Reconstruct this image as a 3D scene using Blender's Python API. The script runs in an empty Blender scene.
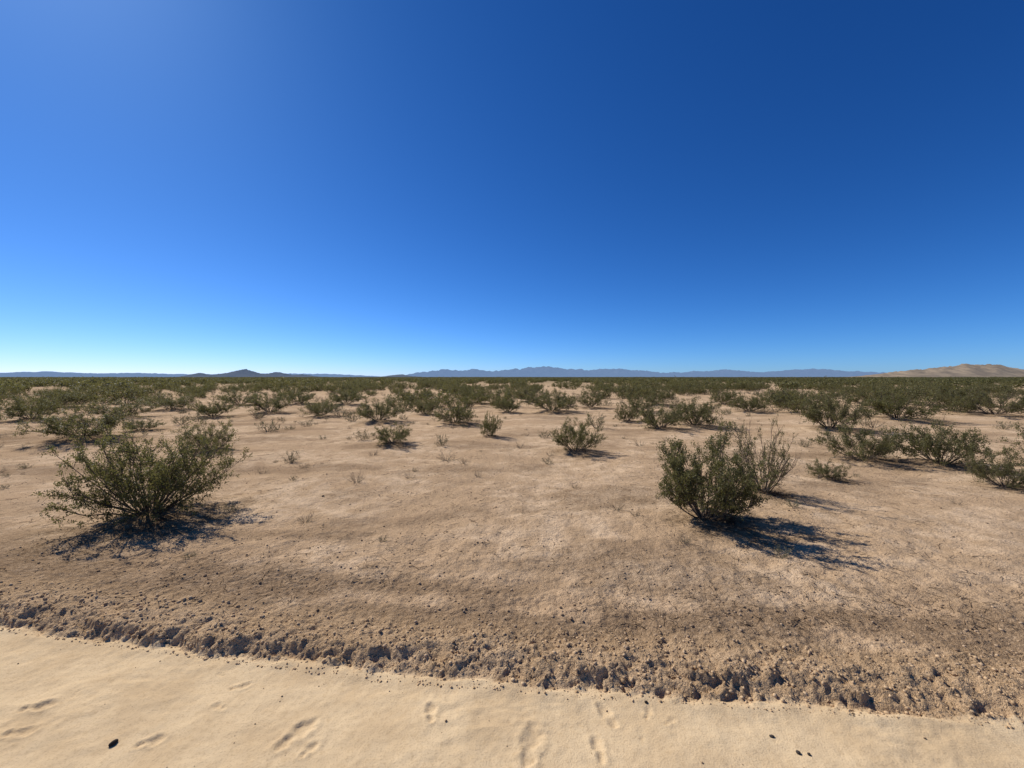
import bpy, math, numpy as np
from mathutils import Vector
RS = np.random.RandomState
scene = bpy.context.scene
CAMZ, F, HOR = 1.65, 400.0, 377.0
# ------------------------------------------------------------------ noise
_p = RS(7).permutation(256); _p = np.concatenate([_p, _p, _p])
_g = np.stack([np.cos(np.arange(256)*2.39996), np.sin(np.arange(256)*2.39996)], 1)
def perlin(x, y):
    x = np.asarray(x, float); y = np.asarray(y, float)
    xi = np.floor(x).astype(np.int64); yi = np.floor(y).astype(np.int64)
    xf = x-xi; yf = y-yi
    u = xf*xf*xf*(xf*(xf*6-15)+10); v = yf*yf*yf*(yf*(yf*6-15)+10)
    def gr(ix, iy, fx, fy):
        h = _p[_p[ix & 255]+(iy & 255)]
        return _g[h, 0]*fx+_g[h, 1]*fy
    a = gr(xi, yi, xf, yf); b = gr(xi+1, yi, xf-1, yf)
    c = gr(xi, yi+1, xf, yf-1); d = gr(xi+1, yi+1, xf-1, yf-1)
    return (a+(b-a)*u+((c+(d-c)*u)-(a+(b-a)*u))*v)*1.5
def fbm(x, y, o=4):
    s = 0; a = 1; f = 1
    for i in range(o):
        s = s+a*perlin(x*f+i*17.3, y*f-i*9.1); a *= .5; f *= 2.03
    return s
def ridge(x, y, o=3):
    s = 0; a = 1; f = 1
    for i in range(o):
        s = s+a*(1-2.2*np.abs(perlin(x*f+i*7.3, y*f-i*5.1))); a *= .55; f *= 2.1
    return s
def worley(x, y):
    xi = np.floor(x).astype(np.int64); yi = np.floor(y).astype(np.int64)
    best = np.full(np.shape(x), 9.0); sec = best.copy(); cid = np.zeros(np.shape(x))
    for dx in (-1, 0, 1):
        for dy in (-1, 0, 1):
            cx = xi+dx; cy = yi+dy
            h = _p[_p[cx & 255]+(cy & 255)]; h2 = _p[h+37]
            d = (cx+h/256.0-x)**2+(cy+h2/256.0-y)**2
            sec = np.minimum(sec, np.maximum(best, d)); cid = np.where(d < best, _p[h2+91]/255.0, cid); best = np.minimum(best, d)
    return np.sqrt(best), np.sqrt(sec)-np.sqrt(best), cid
def sst(a, b, x):
    t = np.clip((x-a)/(b-a), 0, 1); return t*t*(3-2*t)
# ------------------------------------------------------------------ terrain
ROADZ = -0.07
def px(x, y, z=0.0):
    d = (CAMZ-z)*F/(y-HOR); return ((x-512)/F*d, d)
_ex = [px(a, b, ROADZ) for a, b in ((0, 630), (200, 657), (400, 682), (600, 697), (800, 711), (1024, 727))]
EX = np.array([-400, -60] + [e[0] for e in _ex] + [60, 400.]); 
EY = np.array([40, 9.5] + [e[1] for e in _ex] + [-4, -30.])
def edge_d(x, y):
    w = 0.04*perlin(x*1.3, y*0+3.3)+0.03*perlin(x*4.3, y*3)+0.014*perlin(x*12, y*12)+.005*perlin(x*33, y*30)
    return y-np.interp(x, EX, EY)-w
BUSH = []   # x, y, rad  mound list
foot = []
for (a, b, ang, s) in ((430, 719, 100, .9), (293, 741, 60, 1.3), (531, 752, 75, 1.5), (609, 720, 110, 1.0), (600, 754, 95, .9), (650, 718, 60, .6), (306, 757, 60, .7), (672, 727, 30, .5), (236, 691, 20, .7), (30, 712, 15, 1.0), (12, 738, 10, .9), (145, 747, 25, .8), (215, 712, 160, .6)):
    X, Y = px(a, b, ROADZ); foot.append((X, Y, math.radians(ang), s))
rf = RS(5)
for i in range(60):
    foot.append((rf.uniform(-3.5, 3.5), rf.uniform(.6, 2.7), rf.uniform(0, 3.1), rf.uniform(.15, .4)))
def height(x, y):
    x = np.asarray(x, float); y = np.asarray(y, float)
    s = 0.012+0.025*np.maximum(np.maximum(np.abs(x)-3.6, np.maximum(y-3.4, 1.3-y)), 0)
    def att(lam): return 1/(1+(s*3/lam)**4)
    d = edge_d(x, y)
    des = sst(-0.0, 0.5, d)
    r = np.hypot(x, y)
    z = 0.05*perlin(x/6+3, y/6)*sst(2.5, 8, r)*(1-.7*sst(15, 40, r))+0.02*perlin(x/60, y/60+5)*sst(25, 90, r)
    z += 0.046*perlin(x/1.9, y/1.9)*des*att(1.9)
    z += 0.022*fbm(x/.55, y/.55, 3)*des*att(.55)
    z += 0.0095*fbm(x/.13, y/.13, 3)*des*att(.12)
    for bx, by, br in BUSH:
        z += 0.09*min(br, 1.0)*np.exp(-((x-bx)**2+(y-by)**2)/(0.75*br)**2)
    # bank
    near = (np.abs(d) < 1.6) & (r < 12)
    dd = d[near]; xx = x[near]; yy = y[near]
    side = 0.35+0.65*sst(-2.2, 1.0, xx)
    wx = xx+.05*perlin(xx*7, yy*7)+.02*perlin(xx*22, yy*22); wy = yy+.05*perlin(xx*7+40, yy*7)+.02*perlin(xx*22+11, yy*22)
    w1, c1, i1 = worley(wx*10, wy*15); w2, c2, i2 = worley(wx*26+9, wy*34)
    db = dd+.06*side*(i1-.5)+.018*(i2-.5)
    stepw = 0.06+0.27*side*np.clip(.55+.7*perlin(xx*2.1, yy+7), 0, 1)
    t = np.clip(db/np.maximum(stepw, .03), 0, 1)**.85
    zn = ROADZ*(1-t)+0.014*np.exp(-((dd-.2)/.2)**2)*t
    m = sst(-0.01, .04, dd)*(1-sst(.10+.2*side, .2+.5*side, dd))
    patch = np.clip(.5+.9*perlin(xx*2.7, yy*3.3), 0, 1)
    zn += m*(patch*(0.016*(i1-.5)*sst(0, .25, c1)-.012*(1-sst(0, .22, c1)))+0.006*(i2-.5)*sst(0, .3, c2)-.004*(1-sst(0, .25, c2))+0.013*fbm(xx*7, yy*9, 5)-.008*sst(.3, .9, perlin(xx*13, yy*16)+.3))
    zn += 0.006*fbm(xx*22, yy*25, 2)*sst(.05, .2, dd)*(1-sst(.8, 1.5, dd))
    full = np.where(d > 0, 0.0, ROADZ)
    full[near] = zn
    z = z+full
    # road surface
    rd = near | (d < 0)
    rd &= (r < 8)
    dd = d[rd]; xx = x[rd]; yy = y[rd]
    k = 1-sst(-0.03, 0.02, dd)
    a = 0.010*perlin(xx*1.3, yy*2)+0.004*fbm(xx*5, yy*7, 3)+0.0016*perlin(xx*26, yy*26)
    a += 0.010*np.exp(-((dd+.02)/.06)**2)*(1+.6*perlin(xx*9, yy*9))
    a += .0035*ridge(xx*4+2, yy*9, 3)*sst(.2, .6, perlin(xx*.9+5, yy*1.2)+.2)
    for fx, fy, fa, fs in foot:
        c, sn = math.cos(fa), math.sin(fa)
        q = (np.abs(xx-fx) < .3) & (np.abs(yy-fy) < .3)
        u = ((xx[q]-fx)*c+(yy[q]-fy)*sn)/(.05*fs); v = (-(xx[q]-fx)*sn+(yy[q]-fy)*c)/(.032*fs)
        u = u+.3*perlin(xx[q]*30, yy[q]*30); v = v+.4*perlin(xx[q]*35+9, yy[q]*35)
        for cu, ru, rv in ((.55, .9, 1.0), (-.85, .6, .75)):
            q2 = np.sqrt(((u-cu)/ru)**2+(v/rv)**2)
            a[q] += (-.009*(1-sst(.5, 1.15, q2))+.004*np.exp(-((q2-1.35)/.3)**2))*min(1, fs*1.2)
    z[rd] += a*k
    return z
# ------------------------------------------------------------------ mesh helpers
def mk_mesh(name, V, polys, attrs=None, smooth=False, mats=(), midx=None):
    me = bpy.data.meshes.new(name)
    V = np.asarray(V, np.float32)
    me.vertices.add(len(V)); me.vertices.foreach_set("co", V.ravel())
    loops = np.concatenate([p.ravel() for p in polys]).astype(np.int32)
    tot = np.concatenate([np.full(len(p), p.shape[1]) for p in polys]).astype(np.int32)
    st = np.concatenate([[0], np.cumsum(tot)[:-1]]).astype(np.int32)
    me.loops.add(len(loops)); me.loops.foreach_set("vertex_index", loops)
    me.polygons.add(len(tot)); me.polygons.foreach_set("loop_start", st); me.polygons.foreach_set("loop_total", tot)
    if smooth: me.polygons.foreach_set("use_smooth", np.ones(len(tot), bool))
    for m in mats: me.materials.append(m)
    if midx is not None: me.polygons.foreach_set("material_index", np.asarray(midx, np.int32))
    me.update(calc_edges=True)
    for k, v in (attrs or {}).items():
        a = me.attributes.new(k, 'FLOAT', 'POINT'); a.data.foreach_set("value", np.asarray(v, np.float32))
    return me
def add_obj(name, me, loc=(0, 0, 0)):
    o = bpy.data.objects.new(name, me); scene.collection.objects.link(o); o.location = loc; return o
# ------------------------------------------------------------------ node helpers
class NT:
    def __init__(s, name):
        s.m = bpy.data.materials.new(name); s.m.use_nodes = True
        s.t = s.m.node_tree; s.t.nodes.clear(); s.out = s.t.nodes.new('ShaderNodeOutputMaterial')
    def n(s, typ, ins=None, **kw):
        nd = s.t.nodes.new(typ)
        for k, v in kw.items(): setattr(nd, k, v)
        for k, v in (ins or {}).items():
            if isinstance(v, bpy.types.NodeSocket): s.t.links.new(v, nd.inputs[k])
            else: nd.inputs[k].default_value = v
        return nd
    def noise(s, vec, scale, det=4, rough=.55):
        return s.n('ShaderNodeTexNoise', {'Vector': vec, 'Scale': scale, 'Detail': det, 'Roughness': rough}).outputs['Fac']
    def ramp(s, fac, a, b, lo=0., hi=1.):
        return s.n('ShaderNodeMapRange', {'Value': fac, 'From Min': a, 'From Max': b, 'To Min': lo, 'To Max': hi}, interpolation_type='SMOOTHSTEP').outputs[0]
    def mix(s, f, a, b, bt='MIX'):
        nd = s.t.nodes.new('ShaderNodeMix'); nd.data_type = 'RGBA'; nd.blend_type = bt
        for i, v in ((0, f), (6, a), (7, b)):
            if isinstance(v, bpy.types.NodeSocket): s.t.links.new(v, nd.inputs[i])
            else: nd.inputs[i].default_value = (tuple(v)+(1,) if (i > 0 and len(v) == 3) else v)
        return nd.outputs[2]
    def math(s, op, a, b=0.):
        return s.n('ShaderNodeMath', {0: a, 1: b}, operation=op).outputs[0]
    def attr(s, name): return s.n('ShaderNodeAttribute', attribute_name=name).outputs['Fac']
def ground_mat():
    s = NT('desert_ground'); pos = s.n('ShaderNodeNewGeometry').outputs['Position']
    road = s.attr('road'); band = s.attr('band'); bank = s.attr('bank'); litter_shade = s.attr('litter'); pat = s.attr('patch')
    n2 = s.noise(pos, 3.5, 4); n3 = s.noise(pos, 28, 4, .65); n4 = s.noise(pos, 110, 2, .7)
    c = s.mix(pat, (.53, .355, .205), (.70, .495, .305))
    c = s.mix(s.ramp(n2, .38, .68), c, (.50, .335, .192))
    bandn = s.math('MULTIPLY', band, s.ramp(n3, .30, .60, .5, 1.))
    c = s.mix(bandn, c, (.225, .145, .082))
    c = s.mix(s.math('MULTIPLY', bank, .6), c, (.43, .28, .148))  # brown earth, with the bank face's warm shade painted in
    c = s.mix(s.math('MULTIPLY', litter_shade, s.ramp(n3, .35, .6, .3, 1.)), c, (.115, .072, .036))  # dark litter colour, also painting in the brown shade under bushes
    c = s.mix(s.math('MULTIPLY', s.ramp(n3, .50, .70), .45), c, (.33, .215, .122))
    c = s.mix(s.math('MULTIPLY', s.ramp(n4, .55, .67), .6), c, (.17, .11, .062))
    c = s.mix(s.math('MULTIPLY', s.ramp(n4, .44, .32), .35), c, (.76, .58, .38))
    vor = s.n('ShaderNodeTexVoronoi', {'Vector': pos, 'Scale': 34., 'Randomness': 1.}).outputs['Distance']
    sp = s.math('MULTIPLY', s.ramp(vor, .20, .09), s.ramp(n2, .36, .50))
    c = s.mix(s.math('MULTIPLY', sp, .65), c, (.13, .083, .05))
    rc = s.mix(s.ramp(n2, .35, .68), (.68, .50, .29), (.59, .42, .235))
    rc = s.mix(s.math('MULTIPLY', s.ramp(n4, .50, .68), .38), rc, (.38, .25, .135))
    rc = s.mix(s.math('MULTIPLY', s.ramp(n3, .52, .7), .32), rc, (.48, .33, .175))
    c = s.mix(road, c, rc)
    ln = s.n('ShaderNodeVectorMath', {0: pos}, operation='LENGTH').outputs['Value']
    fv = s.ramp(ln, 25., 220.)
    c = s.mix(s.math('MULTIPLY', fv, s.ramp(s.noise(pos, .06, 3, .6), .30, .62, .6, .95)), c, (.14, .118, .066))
    c = s.mix(s.ramp(ln, 1500., 9000., 0., .8), c, (.15, .165, .18))  # distance haze painted into the far ground's albedo
    b1 = s.n('ShaderNodeBump', {'Height': s.noise(pos, 13, 5, .72), 'Strength': .85, 'Distance': .05})
    b2 = s.n('ShaderNodeBump', {'Height': n4, 'Strength': .8, 'Distance': .008, 'Normal': b1.outputs[0]})
    b3 = s.n('ShaderNodeBump', {'Height': n4, 'Strength': .5, 'Distance': .006})
    nm = s.n('ShaderNodeMix', data_type='VECTOR'); s.t.links.new(road, nm.inputs[0]); s.t.links.new(b2.outputs[0], nm.inputs[4]); s.t.links.new(b3.outputs[0], nm.inputs[5])
    bs = s.n('ShaderNodeBsdfDiffuse', {'Color': c, 'Roughness': 0., 'Normal': nm.outputs[1]})
    s.t.links.new(bs.outputs[0], s.out.inputs[0]); return s.m
def tint_mat(name, c0, c1, rough=.9, transl=0., c2=None, inst=0.):
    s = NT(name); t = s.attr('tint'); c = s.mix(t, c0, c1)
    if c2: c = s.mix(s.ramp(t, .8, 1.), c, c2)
    if inst:
        r = s.n('ShaderNodeObjectInfo').outputs['Random']
        c = s.mix(s.math('MULTIPLY', r, inst), c, (.16, .14, .07))
    if transl: bs = s.n('ShaderNodeBsdfPrincipled', {'Base Color': c, 'Roughness': rough, 'Specular IOR Level': .2})
    else: bs = s.n('ShaderNodeBsdfDiffuse', {'Color': c})
    o = bs.outputs[0]
    if transl:
        tr = s.n('ShaderNodeBsdfTranslucent', {'Color': s.mix(.5, c, (.28, .25, .06))})
        o = s.n('ShaderNodeMixShader', {0: transl, 1: bs.outputs[0], 2: tr.outputs[0]}).outputs[0]
    s.t.links.new(o, s.out.inputs[0]); return s.m
M_ground = ground_mat()
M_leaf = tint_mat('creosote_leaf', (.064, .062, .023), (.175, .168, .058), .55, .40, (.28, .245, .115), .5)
M_bark = tint_mat('creosote_bark', (.06, .044, .033), (.18, .14, .105))
M_dry = tint_mat('dry_twig', (.13, .10, .065), (.30, .245, .16))
M_greyleaf = tint_mat('burrobush_leaf', (.12, .115, .06), (.25, .23, .13), .8, .2)
M_stone = tint_mat('stone', (.19, .125, .075), (.50, .355, .22))
M_clod = tint_mat('earth_clod', (.38, .25, .135), (.60, .42, .245))
M_litter = tint_mat('litter', (.05, .036, .025), (.15, .10, .065))
M_dark = tint_mat('dark_stone', (.04, .032, .026), (.08, .065, .055))
# ------------------------------------------------------------------ bushes
def tube(pts, r0, r1, k=3):
    pts = np.asarray(pts); n = len(pts)
    T = np.gradient(pts, axis=0); T /= np.linalg.norm(T, axis=1, keepdims=True)+1e-9
    ref = np.array([.31, .2, .93]) if abs(T[0, 2]) < .9 else np.array([1., .1, 0])
    A = np.cross(T, ref); A /= np.linalg.norm(A, axis=1, keepdims=True)+1e-9; B = np.cross(T, A)
    r = np.linspace(r0, r1, n)[:, None]
    ring = [pts+r*(A*math.cos(2*math.pi*j/k)+B*math.sin(2*math.pi*j/k)) for j in range(k)]
    V = np.stack(ring, 1).reshape(-1, 3)
    i = np.arange(n-1)[:, None]; j = np.arange(k)[None]
    a = (i*k+j).ravel(); b = (i*k+(j+1) % k).ravel()
    return V, np.stack([a, b, b+k, a+k], 1)
def quads(P, L, W, rng, up=None):
    n = len(P)
    A = rng.normal(size=(n, 3)); 
    if up is not None: A = A*.8+up
    A /= np.linalg.norm(A, axis=1, keepdims=True)
    B = np.cross(A, rng.normal(size=(n, 3))); B /= np.linalg.norm(B, axis=1, keepdims=True)+1e-9
    L = L[:, None]; W = W[:, None]
    V = np.stack([P-A*L*.5, P+B*W*.5, P+A*L*.5, P-B*W*.5], 1).reshape(-1, 3)
    return V, np.arange(4*n).reshape(n, 4)
def make_bush(name, seed, H=1.0, R=.95, nst=18, sec=6, ter=5, lpt=26, lsize=.016, thmax=62, bare=0., mats=None, r_stem=.011, minfrac=.3, gap=.0, k=3, lv=.22):
    rng = RS(seed); VV = []; FF = []; off = 0; MI = []; TI = []
    lobes = rng.uniform(0, 6.28, 3)
    def shape(az): return 1+.13*math.sin(az+lobes[0])+.11*math.sin(2*az+lobes[1])+.08*math.sin(3*az+lobes[2])
    def add(V, Fc, mi, ti):
        nonlocal off
        VV.append(V); FF.append(Fc+off); off += len(V); MI.append(np.full(len(Fc), mi)); TI.append(np.full(len(V), ti) if np.isscalar(ti) else ti)
    def poly(p, d, L, n, wob, lift):
        pts = [p]; d = d/np.linalg.norm(d)
        for i in range(n):
            d = d+rng.normal(size=3)*wob+np.array([0, 0, lift]); d /= np.linalg.norm(d); pts.append(pts[-1]+d*L/n)
        return np.array(pts), d
    LP = []
    for i in range(nst):
        az = 2.39996*i+rng.uniform(-.4, .4)
        th = math.radians(6+(thmax-6)*math.sqrt((i+.5)/nst)*rng.uniform(.8, 1.12))
        Rr = R*shape(az); L = 1/math.sqrt((math.sin(th)/Rr)**2+(math.cos(th)/H)**2)*rng.uniform(.9-lv, .9+lv)
        t0 = th+.22
        d = np.array([math.sin(t0)*math.cos(az), math.sin(t0)*math.sin(az), math.cos(t0)])
        base = np.array([math.cos(az), math.sin(az), 0])*rng.uniform(.0, .10)*R; base[2] = -.04
        st, _ = poly(base, d, L*1.04, 7, .085, .055)
        add(*tube(st, r_stem*rng.uniform(.7, 1.2), r_stem*.22, k), 0, rng.uniform(0, 1))
        isbare = rng.uniform() < bare
        for j in range(sec):
            f = minfrac+(1-minfrac)*(j+rng.uniform(0, 1))/sec; f = min(f, .999); q = f*7; a = int(q); p = st[a]+(st[a+1]-st[a])*(q-a)
            td = st[a+1]-st[a]; td /= np.linalg.norm(td)
            dd = td+rng.normal(size=3)*.62; dd[2] += .12
            Ls = rng.uniform(.16, .36)*(1.15-.45*f)*(H+R)/2
            sp, _ = poly(p, dd, Ls, 4, .13, .05)
            add(*tube(sp, r_stem*.35, r_stem*.14, k), 0, rng.uniform(0, 1))
            if ter == 0:
                LP.append(sp[1:]); continue
            for t in range(ter):
                f2 = .2+.8*(t+rng.uniform(0, 1))/ter; f2 = min(f2, .999); q = f2*4; a = int(q); p2 = sp[a]+(sp[a+1]-sp[a])*(q-a)
                td = sp[a+1]-sp[a]; td /= np.linalg.norm(td)
                tp, _ = poly(p2, td+rng.normal(size=3)*.6, rng.uniform(.06, .17)*(H+R)/2, 2, .15, .04)
                add(*tube(tp, r_stem*.17, r_stem*.08, k), 0, rng.uniform(0, 1))
                if not isbare and rng.uniform() > gap: LP.append(tp)
    P = []
    for tp in LP:
        n = max(1, int(lpt*rng.uniform(.5, 1.4))); q = (1-rng.uniform(0, 1, n)**1.4*.95)*(len(tp)-1)*.999; a = q.astype(int)
        P.append(tp[a]+(tp[a+1]-tp[a])*(q-a)[:, None]+rng.normal(size=(n, 3))*lsize*.8)
    P = np.concatenate(P); P = P[P[:, 2] > .03*H]
    n = len(P); V, Q = quads(P, lsize*rng.uniform(.7, 1.5, n), lsize*rng.uniform(.4, .75, n), rng, np.array([0, 0, .5]))
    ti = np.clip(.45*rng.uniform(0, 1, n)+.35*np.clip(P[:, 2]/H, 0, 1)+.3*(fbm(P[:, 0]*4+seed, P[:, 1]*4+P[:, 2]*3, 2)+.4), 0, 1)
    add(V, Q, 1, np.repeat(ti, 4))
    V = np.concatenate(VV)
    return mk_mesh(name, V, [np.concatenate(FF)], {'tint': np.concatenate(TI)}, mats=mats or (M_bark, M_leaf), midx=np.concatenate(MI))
LST = [(148, 517, 118, 432, 'A'), (710, 522, 86, 434, 'B'), (762, 496, 50, 424, 'C'),
 (575, 452, 46, 419, 'n'), (208, 449, 40, 422, 'n'), (84, 440, 74, 414, 'n'), (30, 421, 42, 398, 'n'),
 (392, 445, 34, 426, 'n'), (378, 423, 44, 401, 'n'), (455, 425, 40, 402, 'n'), (490, 437, 18, 414, 'n'),
 (320, 417, 34, 402, 'n'), (270, 413, 38, 393, 'n'), (660, 429, 42, 405, 'n'), (695, 426, 48, 400, 'n'), (627, 421, 22, 403, 'n'),
 (830, 430, 54, 393, 'n'), (866, 460, 66, 423, 'n'), (942, 465, 72, 425, 'n'), (1008, 487, 46, 452, 'n'),
 (828, 479, 30, 462, 'n'), (898, 420, 60, 393, 'n'), (750, 412, 36, 396, 'n'), (508, 413, 28, 397, 'n'),
 (552, 412, 44, 392, 'n'), (122, 418, 46, 400, 'n'), (212, 417, 38, 399, 'n'), (172, 410, 36, 396, 'n'), (995, 416, 60, 390, 'n'),
 (640, 412, 34, 396, 'n'), (590, 408, 30, 392, 'n'), (955, 412, 44, 392, 'n'), (790, 408, 38, 392, 'n'), (60, 408, 44, 393, 'n'), (345, 405, 34, 391, 'n'),
 (300, 404, 30, 391, 'n'), (415, 404, 34, 389, 'n'), (475, 404, 30, 390, 'n'), (530, 402, 34, 388, 'n'), (725, 405, 32, 391, 'n'), (240, 405, 34, 391, 'n'), (870, 407, 40, 390, 'n'), (140, 430, 30, 418, 'n'), (655, 405, 30, 390, 'n'),
 (362, 441, 14, 428, 's'), (597, 429, 20, 412, 's'), (356, 484, 20, 470, 'd'), (290, 463, 16, 451, 's'), (262, 474, 12, 466, 'd'),
 (447, 461, 26, 450, 'd'), (441, 446, 14, 434, 's'), (806, 447, 12, 438, 's'), (425, 414, 26, 399, 'n'), (1080, 470, 80, 427, 'n'), (-60, 440, 80, 408, 'n'),
 (478, 478, 10, 470, 'd'), (322, 528, 9, 522, 'd'), (520, 447, 12, 440, 'd'), (640, 445, 14, 437, 'd'), (545, 437, 14, 428, 's'), (575, 488, 12, 482, 'd'), (960, 505, 12, 498, 'd'), (410, 480, 14, 474, 'd')]
PL = []
for a, b, w, t, kd in LST:
    X, Y = px(a, b); W = w/F*Y; H = (b-t)/F*Y
    PL.append((X, Y, W, H, kd))
    if kd not in 'ds': BUSH.append((X, Y, W*.5))
HM = [make_bush('bm', 11, 1.0, .92, 42, 8, 5, 27, .020, 62, .06, gap=.18, r_stem=.011),
      make_bush('bm', 17, 1.0, .66, 32, 8, 6, 27, .019, 58, .04, gap=.12, r_stem=.011, lv=.12),
      make_bush('bm', 13, 1.0, .62, 24, 7, 5, 16, .017, 50, .25, gap=.35, r_stem=.012)]
NM = [make_bush('bn', 20+i, 1.0, .95, 25, 7, 5, 19, .030, 64, .05, gap=.14, r_stem=.012) for i in range(5)]
SM = [make_bush('bs', 40+i, 1.0, .8, 12, 4, 3, 5, .07, 60, .1, gap=.2, mats=(M_dry, M_greyleaf), r_stem=.02) for i in range(2)]
DM = [make_bush('bd', 50+i, 1.0, 1.0, 14, 4, 3, 2, .05, 65, .7, gap=.5, mats=(M_dry, M_dry), r_stem=.022) for i in range(2)]
def bounds(me):
    v = np.empty(len(me.vertices)*3); me.vertices.foreach_get('co', v); v = v.reshape(-1, 3)
    return np.percentile(v[:, 0], 98.6)-np.percentile(v[:, 0], 1.4), np.percentile(v[:, 2], 99.3), (np.percentile(v[:, 0], 98.6)+np.percentile(v[:, 0], 1.4))/2
rb = RS(99)
zz = height([p[0] for p in PL], [p[1] for p in PL])
for i, (X, Y, W, H, kd) in enumerate(PL):
    if kd in 'ABC': me = HM['ABC'.index(kd)]; nm = 'creosote_bush'
    elif kd == 'n': me = NM[rb.randint(5)]; nm = 'creosote_bush'
    elif kd == 's': me = SM[rb.randint(2)]; nm = 'burrobush'
    else: me = DM[rb.randint(2)]; nm = 'dry_shrub'
    bw, bh, bc = bounds(me)
    o = add_obj(nm, me)
    sx = W/bw; sz = H/bh
    if kd not in 'ABC': o.rotation_euler[2] = rb.uniform(0, 6.28)
    o.scale = (sx, sx*(.85 if kd == 'A' else 1), sz); o.location = (X-(bc*sx if kd in 'ABC' else 0), Y, zz[i]-.01)
# ------------------------------------------------------------------ ground sheet
def axis(lo, hi, step, g, ext_lo, ext_hi):
    a = list(np.arange(lo, hi, step)); s = step; v = a[-1]
    while v < ext_hi: s *= g; v += s; a.append(v)
    s = step; v = lo; pre = []
    while v > -ext_lo: s *= g; v -= s; pre.append(v)
    return np.array(pre[::-1]+a)
ax = axis(-3.6, 3.6, .011, 1.028, 45000, 45000)
ay = axis(1.4, 3.2, .0095, 1.020, 40, 60000)
GX, GY = np.meshgrid(ax, ay); x = GX.ravel(); y = GY.ravel()
z = height(x, y)
z[np.hypot(x, y) > 3000] = 0
nx, ny = len(ax), len(ay)
idx = np.arange(nx*ny).reshape(ny, nx)
Q = np.stack([idx[:-1, :-1], idx[:-1, 1:], idx[1:, 1:], idx[1:, :-1]], -1).reshape(-1, 4)
d = edge_d(x, y)
road = 1-sst(-.02, .03, d+.02*perlin(x*30, y*30))
bn = fbm(x*.9, y*2.2+8, 4)
band = sst(.15, .45, d)*(1-sst(.8, 1.25, d+.3*bn))*sst(-.6, .2, bn+.25)*.9
band = np.maximum(band, .6*sst(.05, .5, fbm(x*.35+20, y*.9, 5))*sst(.5, 1, d)*(1-sst(20, 60, y)))
patch = sst(-.45, .5, fbm(x*.5+4, y*.8, 5)+.4*fbm(x*4+4, y*5, 2))
bank = sst(-.02, .02, d)*(1-sst(.3, .6, d))
litter_shade = np.zeros_like(x)
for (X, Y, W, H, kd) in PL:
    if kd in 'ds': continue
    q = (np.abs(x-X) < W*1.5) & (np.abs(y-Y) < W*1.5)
    rr = np.hypot((x[q]-X-.16*W), (y[q]-Y+.10*W))/(W*.58)  # litter patch shifted down-sun, so it also darkens the bush's shadow
    litter_shade[q] = np.maximum(litter_shade[q], .85*(1-sst(.4, 1.3, rr+.5*fbm(x[q]*3, y[q]*3, 3))))
gme = mk_mesh('ground', np.stack([x, y, z], 1), [Q], dict(road=road, band=band, bank=bank, litter=litter_shade, patch=patch), smooth=True, mats=[M_ground])
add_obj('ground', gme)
# ------------------------------------------------------------------ stones / clods
def ico(sub):
    import bmesh
    bm = bmesh.new(); bmesh.ops.create_icosphere(bm, subdivisions=sub, radius=1.0)
    V = np.array([v.co[:] for v in bm.verts]); Fc = np.array([[v.index for v in f.verts] for f in bm.faces]); bm.free(); return V, Fc
def stones(name, X, Y, S, seed, mat, sub=1, squash=.65, sink=.25, smooth=False, rough=.22):
    rng = RS(seed); V0, F0 = ico(sub); n = len(X); nv = len(V0)
    V = V0[None]*(1+rng.uniform(-rough, rough, (n, nv, 1)))
    sc = rng.uniform(.65, 1.25, (n, 1, 3)); sc[:, :, 2] *= squash; V = V*sc
    a = rng.uniform(0, 6.28, n); c = np.cos(a)[:, None]; s = np.sin(a)[:, None]
    Vx = V[:, :, 0]*c-V[:, :, 1]*s; Vy = V[:, :, 0]*s+V[:, :, 1]*c
    S1 = S[:, None]; Z = height(X, Y)
    out = np.stack([Vx*S1+X[:, None], Vy*S1+Y[:, None], V[:, :, 2]*S1+(Z+S*squash*(1-2*sink))[:, None]], -1).reshape(-1, 3)
    Fc = (F0[None]+(np.arange(n)*nv)[:, None, None]).reshape(-1, 3)
    me = mk_mesh(name, out, [Fc], {'tint': np.repeat(rng.uniform(0, 1, n), nv)}, smooth=smooth, mats=[mat])
    return add_obj(name, me)
r = RS(3)
n = 30000; Y = 2.2+(r.uniform(0, 1, n)**1.6)*10; X = r.uniform(-1.35, 1.35, n)*Y
dd = edge_d(X, Y); keep = (dd > .05) & (fbm(X*.7, Y*.9, 3)+r.uniform(-.8, .8, n)+.5*((dd < 1.1)) > .1); X = X[keep]; Y = Y[keep]
stones('gravel', X, Y, .0022+.010*r.uniform(0, 1, len(X))**4.5, 4, M_stone, sink=.35)
n = 5000; X = r.uniform(-4.5, 4.0, n); dd = r.uniform(0, 1, n)**1.5*.45-.05; Y = np.interp(X, EX, EY)+dd
S = .003+.011*r.uniform(0, 1, n)**3.5; S[dd < 0] *= .6
stones('earth_clods', X, Y, S, 6, M_clod, sub=1, squash=.75, sink=.4, smooth=False, rough=.25)
n = 130; Y = r.uniform(1.3, 2.5, n); X = r.uniform(-3.5, 3.5, n); k = edge_d(X, Y) < -.05
stones('road_pebbles', X[k], Y[k], .002+.004*r.uniform(0, 1, k.sum())**2, 8, M_stone)
for (a, b, sz) in ((107, 749, .016), (776, 742, .010), (803, 759, .011), (814, 761, .008), (322, 498, .016), (648, 708, .010)):
    X1, Y1 = px(a, b, ROADZ if b > 700 else 0)
    stones('stone', np.array([X1]), np.array([Y1]), np.array([sz]), int(a), M_dark, sub=2, squash=.7, smooth=False, rough=.08)
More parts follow.
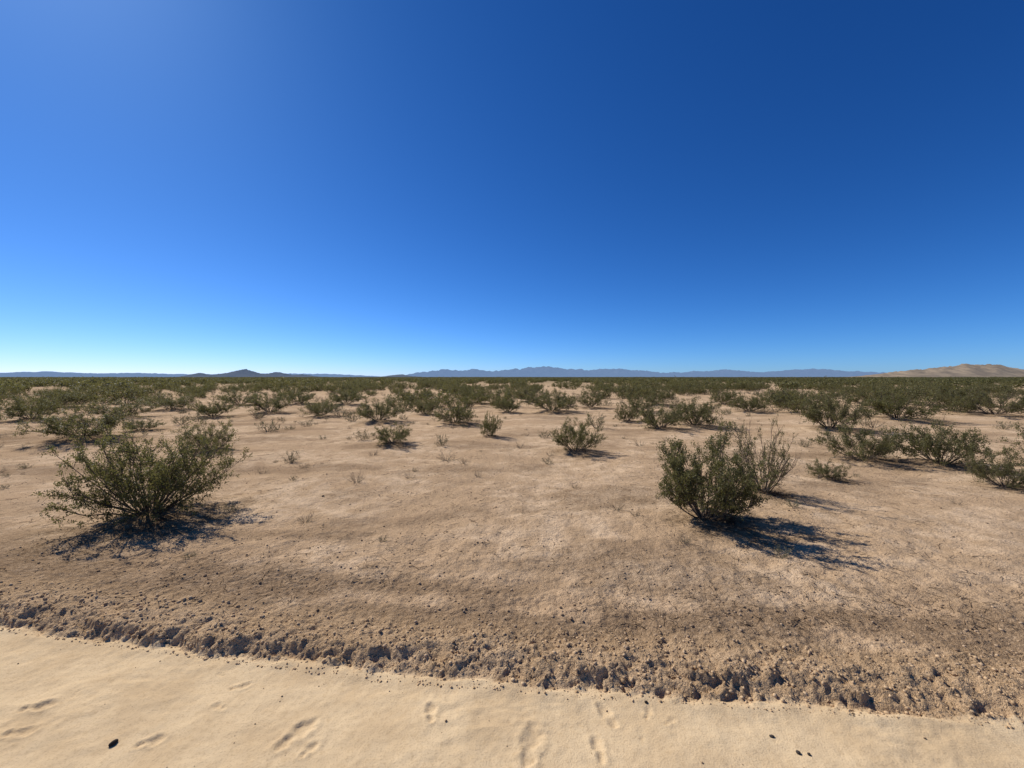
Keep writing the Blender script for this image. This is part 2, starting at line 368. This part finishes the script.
# ------------------------------------------------------------------ twig litter
rng = RS(31); VV = []; FF = []; TT = []; off = 0
pts = []
for (X0, Y0, W, H, kd) in PL:
    if kd in 'ds' or Y0 > 16: continue
    m = int(420 if kd in 'ABC' else 80)
    rr = np.abs(rng.normal(0, .5, m))*W*.7; aa = rng.uniform(0, 6.28, m)
    pts.append(np.stack([X0+.2*W+rr*np.cos(aa), Y0-.12*W+rr*np.sin(aa)*.9], 1))
m = 6000; yy = 2.6+rng.uniform(0, 1, m)**1.5*12; xx = rng.uniform(-1.3, 1.3, m)*yy; k = (fbm(xx*.5+5, yy*.5, 3) > -.1) & (edge_d(xx, yy) > .3)
pts.append(np.stack([xx[k], yy[k]], 1)); pts = np.concatenate(pts)
Z = height(pts[:, 0], pts[:, 1])
for (X0, Y0), z0 in zip(pts, Z):
    L = rng.uniform(.02, .13); a = rng.uniform(0, 6.28); b = a+rng.uniform(-.6, .6)
    p0 = np.array([X0, Y0, z0+.003]); p1 = p0+np.array([math.cos(a)*L/2, math.sin(a)*L/2, rng.uniform(0, .012)]); p2 = p1+np.array([math.cos(b)*L/2, math.sin(b)*L/2, rng.uniform(-.008, .012)])
    rd = rng.uniform(.0009, .0026)
    V, Fc = tube([p0, p1, p2], rd, rd*.5); VV.append(V); FF.append(Fc+off); off += len(V); TT.append(np.full(len(V), rng.uniform(0, 1)))
add_obj('twig_litter', mk_mesh('twig_litter', np.concatenate(VV), [np.concatenate(FF)], {'tint': np.concatenate(TT)}, mats=[M_litter]))
# ------------------------------------------------------------------ scattered scrub (instanced)
def coll(name, meshes):
    c = bpy.data.collections.new(name)
    for m in meshes:
        o = bpy.data.objects.new(name+'_plant', m); c.objects.link(o)
    return c
def scatter(name, P, S, R, I, col):
    me = bpy.data.meshes.new(name); me.vertices.add(len(P)); me.vertices.foreach_set('co', np.asarray(P, np.float32).ravel())
    a = me.attributes.new('scl', 'FLOAT_VECTOR', 'POINT'); a.data.foreach_set('vector', np.asarray(S, np.float32).ravel())
    a = me.attributes.new('rot', 'FLOAT_VECTOR', 'POINT'); a.data.foreach_set('vector', np.asarray(R, np.float32).ravel())
    a = me.attributes.new('idx', 'INT', 'POINT'); a.data.foreach_set('value', np.asarray(I, np.int32))
    o = add_obj(name, me)
    g = bpy.data.node_groups.new(name, 'GeometryNodeTree')
    g.interface.new_socket('Geometry', in_out='INPUT', socket_type='NodeSocketGeometry'); g.interface.new_socket('Geometry', in_out='OUTPUT', socket_type='NodeSocketGeometry')
    gi = g.nodes.new('NodeGroupInput'); go = g.nodes.new('NodeGroupOutput'); ip = g.nodes.new('GeometryNodeInstanceOnPoints'); ci = g.nodes.new('GeometryNodeCollectionInfo')
    ci.inputs['Collection'].default_value = col; ci.inputs['Separate Children'].default_value = True; ci.inputs['Reset Children'].default_value = True
    def na(nm, tp):
        q = g.nodes.new('GeometryNodeInputNamedAttribute'); q.data_type = tp; q.inputs['Name'].default_value = nm
        return [s for s in q.outputs if s.enabled and s.name == 'Attribute'][0]
    L = g.links.new
    L(gi.outputs[0], ip.inputs['Points']); L(ci.outputs[0], ip.inputs['Instance']); ip.inputs['Pick Instance'].default_value = True
    L(na('idx', 'INT'), ip.inputs['Instance Index']); L(na('scl', 'FLOAT_VECTOR'), ip.inputs['Scale'])
    e2r = g.nodes.new('FunctionNodeEulerToRotation'); L(na('rot', 'FLOAT_VECTOR'), e2r.inputs[0]); L(e2r.outputs[0], ip.inputs['Rotation'])
    L(ip.outputs[0], go.inputs[0])
    md = o.modifiers.new('scatter', 'NODES'); md.node_group = g
    return o
MID = [make_bush('mid', 60+i, 1.0, .95, 18, 6, 3, 10, .055, 66, .04, gap=.12, r_stem=.012) for i in range(5)]
FAR = [make_bush('far', 80+i, 1.0, .95, 9, 4, 0, 14, .16, 68, .0, r_stem=.014) for i in range(4)]
cm = coll('mid_scrub', MID); cf = coll('far_scrub', FAR); cs = coll('low_scrub', SM+DM)
def ring(n, r0, r1, seed, amax=62):
    q = RS(seed); rr = np.sqrt(q.uniform(r0**2, r1**2, n)); a = np.radians(q.uniform(-amax, amax, n)); return rr*np.sin(a), rr*np.cos(a), q
def do(name, n, r0, r1, seed, col, nm, smin, smax, thr=-.15, minY=14, clr=True, jit=.35, lam=14.):
    X, Y, q = ring(n, r0, r1, seed)
    k = (Y > minY) & (fbm(X/lam+3, Y/lam, 3)+q.uniform(-jit, jit, n) > thr)
    if clr:
        for (a, b, W, H, kd) in PL:
            if kd in 'ds': continue
            k &= np.hypot(X-a, Y-b) > W*.5+(.8 if smax > .6 else 0)
    X = X[k]; Y = Y[k]; n = len(X)
    s = smin+(smax-smin)*q.uniform(0, 1, n)**1.3; w = s*q.uniform(.8, 1.25, n)
    Z = height(X, Y)-.02*min(1, smax); Z[np.hypot(X, Y) > 3000] = 0
    scatter(name, np.stack([X, Y, Z], 1), np.stack([w, w*q.uniform(.8, 1.2, n), s], 1), np.stack([q.uniform(-.06, .06, n), q.uniform(-.06, .06, n), q.uniform(0, 6.28, n)], 1), q.randint(0, nm, n), col)
    return n
n1 = do('creosote_scrub', 620, 15, 65, 1, cm, 5, .5, 1.35, minY=18, thr=-.14, lam=9)
n2 = do('distant_scrub', 8200, 60, 420, 2, cf, 4, .75, 1.5, thr=-.22, lam=22)
n3 = do('horizon_scrub', 9000, 420, 1600, 3, cf, 4, 1.0, 2.0, thr=-.3, clr=False, lam=70)
n4 = do('low_scrub', 1600, 14, 70, 4, cs, 4, .18, .5, thr=-.05, minY=12)
n5 = do('dry_tufts', 380, 4.2, 18, 5, cs, 4, .025, .15, thr=.0, minY=3.6, lam=3.)
print('scrub', n1, n2, n3, n4, n5)
# ------------------------------------------------------------------ hills
def hill_mat(name, c0, c1, haze_glow, hs):
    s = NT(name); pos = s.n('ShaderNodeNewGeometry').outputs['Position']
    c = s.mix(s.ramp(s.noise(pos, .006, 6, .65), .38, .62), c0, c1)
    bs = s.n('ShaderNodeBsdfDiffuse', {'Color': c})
    em = s.n('ShaderNodeEmission', {'Color': haze_glow+(1,), 'Strength': 1.0})  # aerial haze put in as a constant glow mixed over the rock
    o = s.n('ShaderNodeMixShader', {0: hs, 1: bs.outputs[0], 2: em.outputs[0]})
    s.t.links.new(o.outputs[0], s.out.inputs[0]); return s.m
def hills(name, prof, dist, mat, depth, seed, rough=.18):
    X = np.array([(a-512)/F*dist for a, b in prof]); Zp = np.array([max(0, (HOR-b))/F*dist for a, b in prof])
    nu, nv = 420, 36
    u = np.linspace(X[0], X[-1], nu); v = np.linspace(-1, 1, nv)
    U, Vv = np.meshgrid(u, v); h = np.interp(U, X, Zp)
    sc = depth*.35
    h = h*(1-np.abs(Vv)**1.3)*(1+rough*fbm(U/sc+seed, Vv*3+seed, 5))
    h += .10*Zp.max()*fbm(U/(sc*.3), Vv*5+seed, 4)*(1-np.abs(Vv))*sst(0, .25, np.interp(U, X, Zp)/Zp.max())
    ed = sst(0, .04, (U-u[0])/(u[-1]-u[0]))*sst(0, .04, (u[-1]-U)/(u[-1]-u[0])); h = np.maximum(h, 0)*ed-2
    V = np.stack([U.ravel(), (dist+Vv*depth).ravel(), h.ravel()], 1)
    I = np.arange(nu*nv).reshape(nv, nu); Qd = np.stack([I[:-1, :-1], I[:-1, 1:], I[1:, 1:], I[1:, :-1]], -1).reshape(-1, 4)
    add_obj(name, mk_mesh(name, V, [Qd], smooth=True, mats=[mat]))
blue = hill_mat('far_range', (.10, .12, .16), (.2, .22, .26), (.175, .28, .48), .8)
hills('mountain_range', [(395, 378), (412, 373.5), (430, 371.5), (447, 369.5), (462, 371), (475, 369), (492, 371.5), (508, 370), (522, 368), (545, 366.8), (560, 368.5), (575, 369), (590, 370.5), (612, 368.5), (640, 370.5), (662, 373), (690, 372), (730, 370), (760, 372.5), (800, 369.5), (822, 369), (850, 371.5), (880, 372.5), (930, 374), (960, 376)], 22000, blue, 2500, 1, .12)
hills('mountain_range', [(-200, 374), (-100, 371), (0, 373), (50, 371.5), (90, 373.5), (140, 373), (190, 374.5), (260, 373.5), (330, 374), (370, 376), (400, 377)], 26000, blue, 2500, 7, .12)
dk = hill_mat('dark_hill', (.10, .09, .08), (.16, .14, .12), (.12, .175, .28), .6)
hills('rocky_hill', [(186, 378), (194, 374.5), (200, 372.6), (207, 374.8), (214, 375.2), (222, 373.5), (230, 372.6), (238, 370.4), (245, 369.0), (252, 370.8), (260, 373.6), (268, 374), (276, 371.8), (284, 373), (292, 375.4), (302, 374.4), (315, 376.2), (330, 378)], 8000, dk, 400, 3, .05)
hills('rocky_hill', [(380, 378), (392, 375), (402, 374.2), (412, 376), (425, 378)], 9000, dk, 500, 5, .05)
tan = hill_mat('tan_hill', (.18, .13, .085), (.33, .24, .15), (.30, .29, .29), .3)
hills('desert_hill', [(858, 377.5), (880, 375), (900, 371.5), (918, 370), (935, 368.5), (952, 366), (968, 364.6), (985, 364.4), (1000, 366.5), (1015, 370), (1035, 373.5), (1070, 376), (1110, 378)], 5000, tan, 500, 9)
# ------------------------------------------------------------------ light & sky
EL, AZ = math.radians(42), math.radians(-51)
S = Vector((math.sin(AZ)*math.cos(EL), math.cos(AZ)*math.cos(EL), math.sin(EL)))
ld = bpy.data.lights.new('sun', 'SUN'); ld.energy = 5.0; ld.angle = math.radians(.5); ld.color = (1, .965, .91)
lo = bpy.data.objects.new('sun', ld); scene.collection.objects.link(lo); lo.rotation_euler = S.to_track_quat('Z', 'Y').to_euler(); lo.location = (0, 0, 30)
w = bpy.data.worlds.new('World'); scene.world = w; w.use_nodes = True; nt = w.node_tree
bg = nt.nodes['Background']; sk = nt.nodes.new('ShaderNodeTexSky'); sk.sky_type = 'NISHITA'; sk.sun_disc = False
sk.sun_elevation = EL; sk.sun_rotation = AZ; sk.altitude = 900; sk.air_density = .7; sk.dust_density = .4; sk.ozone_density = 2.0
# colour response of the clear desert sky (per-channel contrast)
sp = nt.nodes.new('ShaderNodeSeparateColor'); cb = nt.nodes.new('ShaderNodeCombineColor'); nt.links.new(sk.outputs[0], sp.inputs[0])
for i, (g, a) in enumerate(((1.6, .98), (1.20, 1.12), (1.06, 1.62))):
    m0 = nt.nodes.new('ShaderNodeMath'); m0.operation = 'MULTIPLY'; m0.inputs[1].default_value = .08; nt.links.new(sp.outputs[i], m0.inputs[0])
    m1 = nt.nodes.new('ShaderNodeMath'); m1.operation = 'POWER'; m1.inputs[1].default_value = g; nt.links.new(m0.outputs[0], m1.inputs[0])
    m2 = nt.nodes.new('ShaderNodeMath'); m2.operation = 'MULTIPLY'; m2.inputs[1].default_value = a/.1; nt.links.new(m1.outputs[0], m2.inputs[0]); nt.links.new(m2.outputs[0], cb.inputs[i])
nt.links.new(cb.outputs[0], bg.inputs[0]); bg.inputs[1].default_value = .1
scene.view_settings.view_transform = 'Standard'; scene.view_settings.look = 'None'; scene.view_settings.exposure = 0
# ------------------------------------------------------------------ camera
cd = bpy.data.cameras.new('camera'); cd.sensor_width = 36; cd.lens = F/1024*36; cd.clip_end = 120000; cd.clip_start = .05
co = bpy.data.objects.new('camera', cd); scene.collection.objects.link(co); co.location = (0, 0, CAMZ)
co.rotation_euler = (math.radians(90)-math.atan(7/F), 0, 0); scene.camera = co
